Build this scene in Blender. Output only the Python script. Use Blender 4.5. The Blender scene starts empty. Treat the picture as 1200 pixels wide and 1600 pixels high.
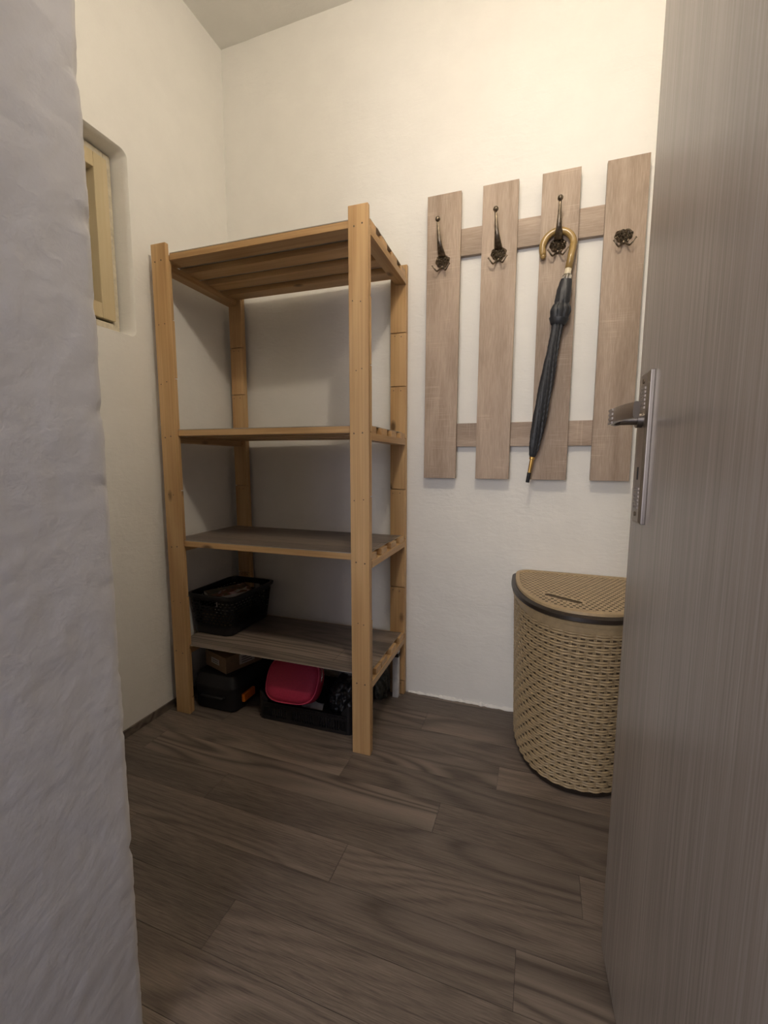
import bpy, bmesh, math, random
from mathutils import Vector, Matrix, noise

random.seed(7)
scene = bpy.context.scene
COL = scene.collection

# ------------------------------------------------------------------ camera
CAM = Vector((1.2953, -1.6681, 0.9541))
YAW, PITCH, ROLL, FPX = -0.3411, -0.1136, 0.0046, 683.7
cy, sy, cp, sp = math.cos(YAW), math.sin(YAW), math.cos(PITCH), math.sin(PITCH)
fwd = Vector((sy * cp, cy * cp, sp)); rgt = Vector((cy, -sy, 0)); upv = rgt.cross(fwd)
r2 = rgt * math.cos(ROLL) + upv * math.sin(ROLL)
u2 = upv * math.cos(ROLL) - rgt * math.sin(ROLL)
cd = bpy.data.cameras.new('camera')
cd.sensor_fit = 'VERTICAL'; cd.sensor_height = 36.0; cd.sensor_width = 27.0
cd.lens = FPX / 1600 * 36.0
cd.clip_start = 0.02
cam = bpy.data.objects.new('camera', cd); COL.objects.link(cam)
m = Matrix((r2, u2, -fwd)).transposed().to_4x4(); m.translation = CAM
cam.matrix_world = m
scene.camera = cam

# ------------------------------------------------------------------ world, lights, exposure
w = bpy.data.worlds.new('world'); scene.world = w; w.use_nodes = True
w.node_tree.nodes['Background'].inputs[0].default_value = (0.62, 0.66, 1.0, 1)
w.node_tree.nodes['Background'].inputs[1].default_value = 0.05
LAMP_POS = (1.22, -1.17, 2.27)
LAMP_STRENGTH = 318.0
LAMP_COLOR = (1.0, 0.87, 0.70, 1)
def area(name, loc, sx, sz, energy, color):          # area light in the hall behind the camera, facing the doorway
    ld = bpy.data.lights.new(name, 'AREA')
    ld.shape = 'RECTANGLE'; ld.size = sx; ld.size_y = sz; ld.energy = energy; ld.color = color
    lo = bpy.data.objects.new(name, ld); COL.objects.link(lo)
    lo.location = loc; lo.rotation_euler = (math.radians(90), 0, 0)
area('hall_fill_light', (0.70, -3.6, 1.45), 1.0, 1.4, 27.0, (1.0, 0.95, 0.88))  # added warm fill, no known hall lamp; lifts the shelf interior and walls
area('assumed_blue_hall_light', (1.02, -2.75, 1.05), 0.5, 1.1, 4.4, (0.60, 0.64, 1.0))  # added bluish light for jamb and door; hall daylight assumed, no window known
vs = scene.view_settings
vs.view_transform = 'Standard'; vs.look = 'None'; vs.gamma = 1.0; vs.use_curve_mapping = False
vs.exposure = 0.1

# ------------------------------------------------------------------ material helpers
def nmat(name):
    mt = bpy.data.materials.new(name); mt.use_nodes = True
    nt = mt.node_tree
    return mt, nt, nt.nodes['Principled BSDF']

def N(nt, typ, **kw):
    n = nt.nodes.new(typ)
    for k, v in kw.items():
        setattr(n, k, v)
    return n

def L(nt, a, b): nt.links.new(a, b)

def coords(nt, scale=(1, 1, 1), rnd=True):
    tc = N(nt, 'ShaderNodeTexCoord')
    src = tc.outputs['Object']
    if rnd:
        oi = N(nt, 'ShaderNodeObjectInfo')
        mul = N(nt, 'ShaderNodeVectorMath', operation='SCALE')
        mul.inputs[0].default_value = (7.3, 3.1, 5.7)
        L(nt, oi.outputs['Random'], mul.inputs['Scale'])
        add = N(nt, 'ShaderNodeVectorMath', operation='ADD')
        L(nt, src, add.inputs[0]); L(nt, mul.outputs[0], add.inputs[1])
        src = add.outputs[0]
    mp = N(nt, 'ShaderNodeMapping'); mp.inputs['Scale'].default_value = scale
    L(nt, src, mp.inputs['Vector'])
    return mp.outputs['Vector'], src

def ramp(nt, fac, stops):
    r = N(nt, 'ShaderNodeValToRGB')
    el = r.color_ramp.elements
    while len(el) < len(stops): el.new(0.5)
    for e, (p, c) in zip(el, stops):
        e.position = p; e.color = (*c, 1) if len(c) == 3 else c
    L(nt, fac, r.inputs['Fac'])
    return r.outputs['Color']

def tex_noise(nt, vec, scale, detail=4, rough=0.55, dist=0.0):
    n = N(nt, 'ShaderNodeTexNoise')
    n.inputs['Scale'].default_value = scale; n.inputs['Detail'].default_value = detail
    n.inputs['Roughness'].default_value = rough; n.inputs['Distortion'].default_value = dist
    L(nt, vec, n.inputs['Vector'])
    return n.outputs['Fac']

def mix(nt, fac, a, b, blend='MIX'):
    mx = N(nt, 'ShaderNodeMix', data_type='RGBA', blend_type=blend)
    if isinstance(fac, (int, float)): mx.inputs[0].default_value = fac
    else: L(nt, fac, mx.inputs[0])
    for idx, v in ((6, a), (7, b)):
        if isinstance(v, tuple): mx.inputs[idx].default_value = (*v, 1) if len(v) == 3 else v
        else: L(nt, v, mx.inputs[idx])
    return mx.outputs[2]

def bump(nt, bsdf, h, strength=0.3, dist=0.002):
    b = N(nt, 'ShaderNodeBump'); b.inputs['Strength'].default_value = strength
    b.inputs['Distance'].default_value = dist
    L(nt, h, b.inputs['Height']); L(nt, b.outputs['Normal'], bsdf.inputs['Normal'])

def plain(name, col, rough=0.5, metal=0.0, var=0.06, scale=40, spec=0.5, bumpy=0.0):
    mt, nt, bs = nmat(name)
    v, _ = coords(nt)
    f = tex_noise(nt, v, scale)
    dk = tuple(c * (1 - var * 2) for c in col); lt = tuple(min(1, c * (1 + var * 2)) for c in col)
    L(nt, ramp(nt, f, [(0.3, dk), (0.7, lt)]), bs.inputs['Base Color'])
    bs.inputs['Roughness'].default_value = rough; bs.inputs['Metallic'].default_value = metal
    bs.inputs['Specular IOR Level'].default_value = spec
    if bumpy: bump(nt, bs, f, bumpy, 0.002)
    return mt

def plaster(name, col, strength=0.5, fine=1.0, comb=0.7, base=9):
    mt, nt, bs = nmat(name)
    tc = N(nt, 'ShaderNodeTexCoord'); v = tc.outputs['Object']
    n1 = tex_noise(nt, v, base, 5, 0.6)
    n2 = tex_noise(nt, v, 45 * fine, 6, 0.65, 0.4)
    mp = N(nt, 'ShaderNodeMapping'); mp.inputs['Scale'].default_value = (1, 1, 3.2)
    L(nt, v, mp.inputs['Vector'])
    n3 = tex_noise(nt, mp.outputs[0], 16 * fine, 3, 0.5, 1.2)
    a = N(nt, 'ShaderNodeMath', operation='MULTIPLY_ADD'); a.inputs[1].default_value = 0.45
    L(nt, n2, a.inputs[0]); L(nt, n1, a.inputs[2])
    b = N(nt, 'ShaderNodeMath', operation='MULTIPLY_ADD'); b.inputs[1].default_value = comb
    L(nt, n3, b.inputs[0]); L(nt, a.outputs[0], b.inputs[2])
    bump(nt, bs, b.outputs[0], strength, 0.006)
    c = ramp(nt, n1, [(0.3, tuple(x * 0.96 for x in col)), (0.7, col)])
    L(nt, c, bs.inputs['Base Color'])
    bs.inputs['Roughness'].default_value = 0.9; bs.inputs['Specular IOR Level'].default_value = 0.2
    return mt

def wood(name, axis, base, dark, light, streak=70, rings=9, rough=0.5, knots=True, ringmix=0.5, spec=0.4, saw=False, lo=0.32, hi=0.72, stretch=0.035):
    """grain running along axis 0/1/2"""
    mt, nt, bs = nmat(name)
    s = [1.0, 1.0, 1.0]; s[axis] = stretch
    v, raw = coords(nt, tuple(s))
    fib = tex_noise(nt, v, streak, 5, 0.65)
    s2 = [1.0, 1.0, 1.0]; s2[axis] = 0.13
    mp = N(nt, 'ShaderNodeMapping'); mp.inputs['Scale'].default_value = tuple(s2); L(nt, raw, mp.inputs['Vector'])
    big = tex_noise(nt, mp.outputs[0], rings, 2, 0.45, 0.25)
    ml = N(nt, 'ShaderNodeMath', operation='MULTIPLY'); ml.inputs[1].default_value = 26; L(nt, big, ml.inputs[0])
    sn = N(nt, 'ShaderNodeMath', operation='SINE'); L(nt, ml.outputs[0], sn.inputs[0])
    ma = N(nt, 'ShaderNodeMath', operation='MULTIPLY_ADD'); ma.inputs[1].default_value = 0.5; ma.inputs[2].default_value = 0.5
    L(nt, sn.outputs[0], ma.inputs[0])
    cf = ramp(nt, fib, [(lo, dark), (0.52, base), (hi, light)])
    cr = ramp(nt, ma.outputs[0], [(0.0, dark), (0.55, base), (1.0, light)])
    c = mix(nt, ringmix, cf, cr)
    tone = tex_noise(nt, mp.outputs[0], 5, 1)
    c = mix(nt, 0.35, c, ramp(nt, tone, [(0.35, tuple(x * 0.62 for x in base)), (0.65, tuple(min(1, x * 1.25) for x in base))]))
    if saw:   # fine saw marks across the grain, as in sawn oak decor
        s3 = [6.0, 6.0, 6.0]; s3[axis] = 260.0
        mp3 = N(nt, 'ShaderNodeMapping'); mp3.inputs['Scale'].default_value = tuple(s3); L(nt, raw, mp3.inputs['Vector'])
        sw = tex_noise(nt, mp3.outputs[0], 1.0, 2, 0.5)
        patch = tex_noise(nt, raw, 9, 1)
        pf = ramp(nt, patch, [(0.55, (0, 0, 0)), (0.68, (1, 1, 1))])
        sf = ramp(nt, sw, [(0.55, (0, 0, 0)), (0.66, (0.28, 0.28, 0.28))])
        fm = mix(nt, 1.0, pf, sf, 'MULTIPLY')
        c = mix(nt, fm, c, tuple(min(1, x * 1.35) for x in light))
    if knots:
        sk = [1.0, 1.0, 1.0]; sk[axis] = 0.5
        mk_ = N(nt, 'ShaderNodeMapping'); mk_.inputs['Scale'].default_value = tuple(sk); L(nt, raw, mk_.inputs['Vector'])
        vo = N(nt, 'ShaderNodeTexVoronoi'); vo.inputs['Scale'].default_value = 9.0; L(nt, mk_.outputs[0], vo.inputs['Vector'])
        kf = ramp(nt, vo.outputs['Distance'], [(0.05, (1, 1, 1)), (0.13, (0, 0, 0))])
        c = mix(nt, kf, c, tuple(x * 0.35 for x in dark))
    L(nt, c, bs.inputs['Base Color'])
    bs.inputs['Roughness'].default_value = rough; bs.inputs['Specular IOR Level'].default_value = spec
    bump(nt, bs, fib, 0.12, 0.001)
    return mt

def vinyl_plank(name, joints=False):
    """grey-brown oak print; with joints=True the plank layout itself is printed (shelf offcuts)"""
    mt, nt, bs = nmat(name)
    v, raw = coords(nt, (0.032, 1, 1))
    mpw = N(nt, 'ShaderNodeMapping'); mpw.inputs['Scale'].default_value = (0.13, 1, 1); L(nt, raw, mpw.inputs['Vector'])
    fib = tex_noise(nt, v, 480, 5, 0.7)
    big = tex_noise(nt, mpw.outputs[0], 7.5, 1.5, 0.35, 0.35)
    ml = N(nt, 'ShaderNodeMath', operation='MULTIPLY'); ml.inputs[1].default_value = 80; L(nt, big, ml.inputs[0])
    sn = N(nt, 'ShaderNodeMath', operation='SINE'); L(nt, ml.outputs[0], sn.inputs[0])
    ma = N(nt, 'ShaderNodeMath', operation='MULTIPLY_ADD'); ma.inputs[1].default_value = 0.5; ma.inputs[2].default_value = 0.5
    L(nt, sn.outputs[0], ma.inputs[0])
    D, B, T = (0.068, 0.055, 0.047), (0.160, 0.131, 0.111), (0.26, 0.217, 0.185)
    sel = tex_noise(nt, mpw.outputs[0], 3.2, 1)
    selc = ramp(nt, sel, [(0.40, (0.10, 0.10, 0.10)), (0.58, (0.66, 0.66, 0.66))])
    c = mix(nt, selc, ramp(nt, fib, [(0.30, D), (0.5, B), (0.72, T)]), ramp(nt, ma.outputs[0], [(0.0, D), (0.28, B), (1.0, T)]))
    # wider light and dark zones in a plank
    mpz = N(nt, 'ShaderNodeMapping'); mpz.inputs['Scale'].default_value = (0.11, 1.6, 1); L(nt, raw, mpz.inputs['Vector'])
    zone = tex_noise(nt, mpz.outputs[0], 6, 3)
    c = mix(nt, 0.65, c, ramp(nt, zone, [(0.3, (0.62, 0.62, 0.63)), (0.7, (1.25, 1.22, 1.18))]), 'MULTIPLY')
    if joints:
        br = N(nt, 'ShaderNodeTexBrick'); br.offset = 0.37
        tc = N(nt, 'ShaderNodeTexCoord'); L(nt, tc.outputs['Object'], br.inputs['Vector'])
        br.inputs['Color1'].default_value = (0.98, 0.98, 0.98, 1); br.inputs['Color2'].default_value = (1.65, 1.62, 1.56, 1)
        br.inputs['Mortar'].default_value = (0.45, 0.43, 0.42, 1); br.inputs['Scale'].default_value = 1.0
        br.inputs['Mortar Size'].default_value = 0.0008
        br.inputs['Brick Width'].default_value = 0.62; br.inputs['Row Height'].default_value = 0.1055
        c = mix(nt, 1.0, c, br.outputs['Color'], 'MULTIPLY')
    else:
        oi = N(nt, 'ShaderNodeObjectInfo')
        c = mix(nt, 1.0, c, ramp(nt, oi.outputs['Random'], [(0, (0.80, 0.80, 0.80)), (1, (1.25, 1.22, 1.18))]), 'MULTIPLY')
    L(nt, c, bs.inputs['Base Color'])
    bs.inputs['Roughness'].default_value = 0.42; bs.inputs['Specular IOR Level'].default_value = 0.35
    bump(nt, bs, fib, 0.18, 0.0008)
    return mt

M = {}
M['wall'] = plaster('white_plaster', (0.87, 0.855, 0.815), 0.30, 1.0, 0.5)
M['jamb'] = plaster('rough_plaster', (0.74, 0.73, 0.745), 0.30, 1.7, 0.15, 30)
M['ceiling'] = plaster('ceiling_plaster', (0.80, 0.785, 0.74), 0.25)
PB, PD, PL = (0.56, 0.355, 0.165), (0.40, 0.225, 0.090), (0.69, 0.475, 0.25)
for ax, n in enumerate('xyz'):
    M['pine_' + n] = wood('pine_' + n, ax, PB, PD, PL, 170, 7, 0.42, lo=0.38, hi=0.66, stretch=0.012)
OB, OD, OL = (0.385, 0.295, 0.225), (0.245, 0.178, 0.132), (0.52, 0.415, 0.33)
M['oak_z'] = wood('sawn_oak_z', 2, OB, OD, OL, 420, 8, 0.5, False, 0.45, 0.35, True, 0.40, 0.64, 0.05)
M['oak_x'] = wood('sawn_oak_x', 0, OB, OD, OL, 420, 8, 0.5, False, 0.45, 0.35, True, 0.40, 0.64, 0.05)
M['floor'] = vinyl_plank('floor_plank_print')
M['floor_joint'] = plain('floor_joint', (0.04, 0.033, 0.029), 0.8)
M['mat'] = vinyl_plank('shelf_vinyl_print', True)
M['mat_edge'] = plain('vinyl_edge', (0.42, 0.38, 0.33), 0.7)
M['door'] = wood('door_laminate', 2, (0.335, 0.295, 0.265), (0.25, 0.215, 0.19), (0.43, 0.385, 0.35), 260, 6, 0.26, False, 0.06, 0.5, lo=0.36, hi=0.66, stretch=0.012)
M['bronze'] = plain('antique_bronze', (0.18, 0.145, 0.105), 0.30, 0.9, 0.25, 120)
M['steel'] = plain('satin_nickel', (0.30, 0.265, 0.235), 0.36, 0.95, 0.03)
M['steel_dark'] = plain('keyhole_dark', (0.01, 0.01, 0.01), 0.6)
M['screw'] = plain('screw_head', (0.16, 0.12, 0.08), 0.5, 0.6)
M['fabric'] = plain('black_umbrella_fabric', (0.022, 0.024, 0.029), 0.45, 0, 0.15, 300, 0.45)
M['gold'] = plain('varnished_cane', (0.33, 0.215, 0.075), 0.24, 0.0, 0.08, 30, 0.7)
M['ivory'] = plain('ivory_collar', (0.75, 0.66, 0.48), 0.3)
M['brass'] = plain('brass', (0.55, 0.34, 0.10), 0.3, 0.8)
M['chrome'] = plain('chrome', (0.6, 0.58, 0.56), 0.2, 1.0)
M['tan'] = plain('tan_wicker_plastic', (0.44, 0.325, 0.185), 0.45, 0, 0.05, 60)
M['brown'] = plain('dark_brown_plastic', (0.022, 0.015, 0.011), 0.38)
M['liner'] = plain('hamper_inner', (0.11, 0.075, 0.042), 0.7)
M['black'] = plain('black_plastic', (0.012, 0.012, 0.014), 0.35)
M['black_matt'] = plain('black_matt_plastic', (0.011, 0.011, 0.013), 0.55, 0, 0.1, 200, 0.4)
M['orange'] = plain('orange_plastic', (0.85, 0.22, 0.02), 0.4)
M['card'] = plain('cardboard', (0.24, 0.165, 0.10), 0.85)
M['label'] = plain('paper_label', (0.55, 0.52, 0.48), 0.8)
M['label_ink'] = plain('label_print', (0.09, 0.08, 0.08), 0.8)
M['pink'] = plain('pink_fabric', (0.50, 0.028, 0.085), 0.6, 0, 0.05, 200)
M['pink_pipe'] = plain('pink_piping', (0.70, 0.07, 0.16), 0.5)
M['white_lath'] = plain('white_paint', (0.72, 0.72, 0.73), 0.5)
M['tape'] = plain('black_tape', (0.01, 0.01, 0.01), 0.5)
M['bagdark'] = plain('dark_bag', (0.05, 0.052, 0.042), 0.45, 0, 0.3, 60, 0.5, 0.4)
M['paper'] = plain('paper_white', (0.62, 0.60, 0.56), 0.8)
M['win_wood'] = wood('window_paint', 2, (0.56, 0.46, 0.28), (0.50, 0.40, 0.235), (0.62, 0.53, 0.36), 40, 5, 0.5, False, 0.2)
M['win_case'] = plain('window_casing', (0.60, 0.54, 0.42), 0.7, 0, 0.08, 60)

mt, nt, bs = nmat('frosted_glass')
v, _ = coords(nt, rnd=False)
f = tex_noise(nt, v, 18, 4)
L(nt, ramp(nt, f, [(0.3, (0.42, 0.41, 0.38)), (0.7, (0.56, 0.55, 0.52))]), bs.inputs['Base Color'])
bs.inputs['Roughness'].default_value = 0.35
M['glass'] = mt

# printed magazine cover: blotches of picture colour
mt, nt, bs = nmat('magazine_print')
v, _ = coords(nt, rnd=False)
vo = N(nt, 'ShaderNodeTexVoronoi'); vo.inputs['Scale'].default_value = 34; L(nt, v, vo.inputs['Vector'])
f = tex_noise(nt, v, 26, 3, 0.5, 1.0)
c1 = ramp(nt, f, [(0.38, (0.03, 0.035, 0.02)), (0.5, (0.16, 0.12, 0.05)), (0.6, (0.22, 0.05, 0.04)), (0.66, (0.62, 0.58, 0.53))])
L(nt, mix(nt, 0.25, c1, vo.outputs['Color'], 'MULTIPLY'), bs.inputs['Base Color'])
bs.inputs['Roughness'].default_value = 0.3
M['print'] = mt

mt, nt, bs = nmat('bulb_glow')
bs.inputs['Base Color'].default_value = (1, 1, 1, 1)
bs.inputs['Emission Color'].default_value = LAMP_COLOR
bs.inputs['Emission Strength'].default_value = LAMP_STRENGTH
M['glow'] = mt

# ------------------------------------------------------------------ object helpers
WORLD = {}   # world location of every empty / parent mesh origin

def link_mesh(name, bm, mat, parent=None, origin=None, smooth=False, bevel=0.0, xf=None):
    """bm holds WORLD coordinates; the object's origin is placed at its parent's origin (or at origin)."""
    if bevel:
        bmesh.ops.bevel(bm, geom=list(bm.edges), offset=bevel, segments=2, profile=0.6, affect='EDGES', clamp_overlap=True)
    if xf:
        for vtx in bm.verts: vtx.co = xf(vtx.co)
    o_ = Vector(origin) if origin is not None else (WORLD[parent.name] if parent else Vector((0, 0, 0)))
    for vtx in bm.verts: vtx.co -= o_
    bmesh.ops.recalc_face_normals(bm, faces=list(bm.faces))
    me = bpy.data.meshes.new(name); bm.to_mesh(me); bm.free()
    for mm in (mat if isinstance(mat, (list, tuple)) else [mat]): me.materials.append(mm)
    if smooth:
        for p_ in me.polygons: p_.use_smooth = True
        if smooth is not True: me.set_sharp_from_angle(angle=smooth)
    ob = bpy.data.objects.new(name, me); COL.objects.link(ob)
    WORLD[ob.name] = o_
    if parent:
        ob.parent = parent
        ob.location = o_ - WORLD[parent.name]
    else:
        ob.location = o_
    return ob

def thing(name, loc, label, cat, group=None):
    e = bpy.data.objects.new(name, None); COL.objects.link(e)
    e.location = loc; e.empty_display_size = 0.05
    WORLD[e.name] = Vector(loc)
    tag(e, label, cat, group)
    return e

def tag(o, label=None, cat=None, group=None, kind=None):
    if label: o['label'] = label
    if cat: o['category'] = cat
    if group: o['group'] = group
    if kind: o['kind'] = kind
    return o

def struct(o, label, cat):
    return tag(o, label, cat, None, 'structure')

def box(bm, x0, x1, y0, y1, z0, z1, mi=0):
    vs_ = [bm.verts.new((x, y, z)) for z in (z0, z1) for y in (y0, y1) for x in (x0, x1)]
    fs = []
    for q in ((0, 1, 3, 2), (4, 6, 7, 5), (0, 4, 5, 1), (2, 3, 7, 6), (0, 2, 6, 4), (1, 5, 7, 3)):
        f_ = bm.faces.new([vs_[i] for i in q]); f_.material_index = mi; fs.append(f_)
    return vs_

def bx(*a, **k):
    bm = bmesh.new(); box(bm, *a); return bm

def sweep(bm, pts, radii, seg=12, cap=True, ry=None, upv=None):
    """tube through pts; radii per point; ry optional second radius (flattened section)."""
    pts = [Vector(p_) for p_ in pts]; n = len(pts); rings = []
    prev = None
    for i, p_ in enumerate(pts):
        t = (pts[min(i + 1, n - 1)] - pts[max(i - 1, 0)]).normalized()
        if prev is None:
            a = Vector(upv) if upv else (Vector((0, 0, 1)) if abs(t.z) < 0.9 else Vector((1, 0, 0)))
            prev = (a - t * a.dot(t)).normalized()
        else:
            prev = (prev - t * prev.dot(t)).normalized()
        b = t.cross(prev)
        r = radii[i] if isinstance(radii, (list, tuple)) else radii
        q = r if ry is None else (ry[i] if isinstance(ry, (list, tuple)) else ry)
        rings.append([bm.verts.new(p_ + prev * (math.cos(2 * math.pi * k / seg) * r) + b * (math.sin(2 * math.pi * k / seg) * q)) for k in range(seg)])
    for i in range(n - 1):
        for k in range(seg):
            bm.faces.new((rings[i][k], rings[i][(k + 1) % seg], rings[i + 1][(k + 1) % seg], rings[i + 1][k]))
    if cap:
        bm.faces.new(rings[0][::-1]); bm.faces.new(rings[-1])
    return rings

def loft(bm, loops, cap0=True, cap1=True):
    rows = [[bm.verts.new(p_) for p_ in lp] for lp in loops]
    n = len(rows[0])
    for i in range(len(rows) - 1):
        for k in range(n):
            bm.faces.new((rows[i][k], rows[i][(k + 1) % n], rows[i + 1][(k + 1) % n], rows[i + 1][k]))
    if cap0: bm.faces.new(rows[0][::-1])
    if cap1: bm.faces.new(rows[-1])
    return rows

def rrect(x0, x1, y0, y1, r, z, seg=5):
    out = []
    for cx_, cy_, a0 in ((x1 - r, y1 - r, 0), (x0 + r, y1 - r, 90), (x0 + r, y0 + r, 180), (x1 - r, y0 + r, 270)):
        for k in range(seg + 1):
            a = math.radians(a0 + 90 * k / seg)
            out.append(Vector((cx_ + r * math.cos(a), cy_ + r * math.sin(a), z)))
    return out

def sphere(bm, c, r, u=14, v_=9, s=(1, 1, 1)):
    g = bmesh.ops.create_uvsphere(bm, u_segments=u, v_segments=v_, radius=r)
    for q in g['verts']:
        q.co = Vector((q.co.x * s[0] + c[0], q.co.y * s[1] + c[1], q.co.z * s[2] + c[2]))

# ================================================================== THE ROOM
WX, RX, CZ = -0.022, 1.72, 2.645        # left wall, right wall, ceiling
FY, HY = -1.225, -1.68                  # inner and outer face of the thick front wall
JX, KX = 0.74, 1.56                     # doorway sides

# floor: dark bed with one object per plank
fl = link_mesh('floor', bx(-0.3, 2.0, -3.7, 0.25, -0.12, -0.003), M['floor_joint'])
struct(fl, 'dark grey-brown oak plank floor of the storage room', 'floor')
PW, G = 0.1055, 0.0004
joint = {0: 0.93, 1: 0.52, 2: 1.213, 3: 0.755, 4: 1.07, 5: 0.43, 6: 0.88, 7: 1.29, 8: 0.706, 9: 1.13, 10: 0.30, 11: 0.85, 12: 1.25, 13: 0.6, 14: 1.0}
for k in range(-2, 15):
    y1 = -0.124 - PW * k; y0 = y1 - PW
    y1 = min(y1, 0.0)
    if y1 <= y0: continue
    j = joint.get(k, 0.4)
    xs = [WX - 0.0] + [j + 0.99 * q for q in range(-3, 4) if WX + 0.03 < j + 0.99 * q < RX - 0.02] + [RX]
    for a, b in zip(xs[:-1], xs[1:]):
        bm = bmesh.new(); box(bm, a + G, b - G, y0 + G, y1 - G, -0.004, 0.0)
        c0 = Vector(((a + b) / 2, (y0 + y1) / 2, 0))
        link_mesh('floor_plank', bm, M['floor'], fl, origin=c0)

# ceiling
ce = link_mesh('ceiling', bx(-0.3, 2.0, HY, 0.25, CZ, CZ + 0.15), M['ceiling'])
struct(ce, 'off-white plastered ceiling', 'ceiling')

# back wall with uneven plaster, a fine grid gently displaced
def wavy(co, amp, sc, seed=0.0):
    return amp * (noise.noise(Vector((co.x, co.y, co.z)) * sc + Vector((seed, seed, seed))))

bm = bmesh.new()
nx, nz = 90, 130
gx = [WX + (RX - WX) * i / nx for i in range(nx + 1)]; gz = [-0.004 + (CZ + 0.01) * i / nz for i in range(nz + 1)]
rows = []
for z in gz:
    row = []
    for x in gx:
        c = Vector((x, 0, z))
        a = 0.0022 if z < 1.0 else 0.0012
        row.append(bm.verts.new((x, 0.002 + abs(wavy(c, a, 7.0, 3)) + abs(wavy(c, a * 0.5, 22.0, 9)), z)))
    rows.append(row)
for i in range(nz):
    for k in range(nx):
        bm.faces.new((rows[i][k], rows[i][k + 1], rows[i + 1][k + 1], rows[i + 1][k]))
box(bm, -0.3, 2.0, 0.012, 0.25, -0.12, CZ + 0.1)
wb = link_mesh('wall_back', bm, M['wall'], smooth=math.radians(40))
struct(wb, 'white plastered wall behind the shelf and coat rack', 'wall')
# ragged plaster at the foot of the back wall, where it meets the floor
bm = bmesh.new()
prev = None
for i in range(151):
    x = 0.815 + 0.9 * i / 150
    n1 = noise.noise(Vector((x * 24, 1.3, 0))); n2 = noise.noise(Vector((x * 75, 4.1, 0)))
    d = max(0.0012, 0.004 + 0.006 * n1 + 0.005 * n2); h = max(0.002, 0.008 + 0.010 * n2 + 0.006 * n1)
    cur = [bm.verts.new((x, 0.004, 0.0)), bm.verts.new((x, -d, 0.0003)), bm.verts.new((x, -d * 0.9, h * 0.35)), bm.verts.new((x, 0.004, h))]
    if prev:
        for k in range(3): bm.faces.new((prev[k], cur[k], cur[k + 1], prev[k + 1]))
    prev = cur
link_mesh('plaster_edge', bm, M['wall'], wb)

# left wall with the window recess (rounded top corner)
WY0, WY1, WZ0, WZ1 = -1.02, -0.488, 1.372, 1.958
RD = 0.058
bm = bmesh.new()
outer = [(-1.30, -0.004), (0.02, -0.004), (0.02, CZ + 0.01), (-1.30, CZ + 0.01)]
hole = [(p_.x, p_.y) for p_ in rrect(WY0, WY1, WZ0, WZ1, 0.022, 0, 5)]
vo_ = [bm.verts.new((WX, a, b)) for a, b in outer]; vh = []
for i, (a, b) in enumerate(hole):
    c = Vector((0, a, b)); vh.append(bm.verts.new((WX, a + wavy(c, 0.004, 14, 2), b + wavy(c, 0.004, 14, 8))))
es = [bm.edges.new((vo_[i], vo_[(i + 1) % 4])) for i in range(4)]
hes = [bm.edges.new((vh[i], vh[(i + 1) % len(vh)])) for i in range(len(vh))]
bmesh.ops.triangle_fill(bm, use_beauty=True, use_dissolve=False, edges=es + hes)
cen = Vector(((WY0 + WY1) / 2, (WZ0 + WZ1) / 2, 0))
prevl = vh
for dx, sc in ((0.006, 0.004), (0.02, 0.007), (RD + 0.03, 0.010)):
    cur = []
    for vtx in vh:
        yy, zz = vtx.co.y, vtx.co.z
        dv = Vector((cen.x - yy, cen.y - zz, 0)).normalized()
        cur.append(bm.verts.new((WX - dx, yy + dv.x * sc, zz + dv.y * sc)))
    for i in range(len(vh)):
        bm.faces.new((prevl[i], prevl[(i + 1) % len(vh)], cur[(i + 1) % len(vh)], cur[i]))
    prevl = cur
box(bm, WX - 0.34, WX - RD - 0.04, -1.30, 0.02, -0.004, CZ + 0.01)
wl = link_mesh('wall_left', bm, M['wall'], smooth=math.radians(35))
struct(wl, 'white plastered wall with the small recessed window', 'wall')
# vinyl upstand at its foot
bm = bmesh.new()
box(bm, WX - 0.002, WX + 0.006, -1.225, 0.0, 0.0, 0.028)
bb = link_mesh('baseboard_left', bm, M['floor'])
struct(bb, 'low brown strip along the foot of the window wall', 'baseboard')

# small old window in the recess
wn = bpy.data.objects.new('window_1', None); COL.objects.link(wn)
XW = WX - RD
WORLD['window_1'] = Vector((XW, (WY0 + WY1) / 2, WZ0)); wn.location = WORLD['window_1']
struct(wn, 'small old window with cream painted wooden frame', 'window')
y0, y1, z0, z1 = WY0 + 0.012, WY1 - 0.012, WZ0 + 0.012, WZ1 - 0.012
def frame4(name, y0, y1, z0, z1, wd, x0, x1, mat, bev, wob=0.0):
    for (a, b, c, d) in ((y0, y0 + wd, z0, z1), (y1 - wd, y1, z0, z1), (y0 + wd, y1 - wd, z0, z0 + wd), (y0 + wd, y1 - wd, z1 - wd, z1)):
        link_mesh(name, bx(x0, x1, a, b, c, d), mat, wn, bevel=bev)
frame4('window_casing', y0, y1, z0, z1, 0.026, XW - 0.03, XW - 0.003, M['win_case'], 0.003)
frame4('window_sash', y0 + 0.024, y1 - 0.024, z0 + 0.034, z1 - 0.026, 0.047, XW - 0.03, XW + 0.011, M['win_wood'], 0.003)
link_mesh('pane', bx(XW - 0.028, XW - 0.024, y0 + 0.06, y1 - 0.06, z0 + 0.07, z1 - 0.06), M['glass'], wn)
link_mesh('sill_strip', bx(XW - 0.03, XW + 0.004, y0 + 0.028, y1 - 0.03, z0 + 0.004, z0 + 0.026), M['win_case'], wn, bevel=0.003)

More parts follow.
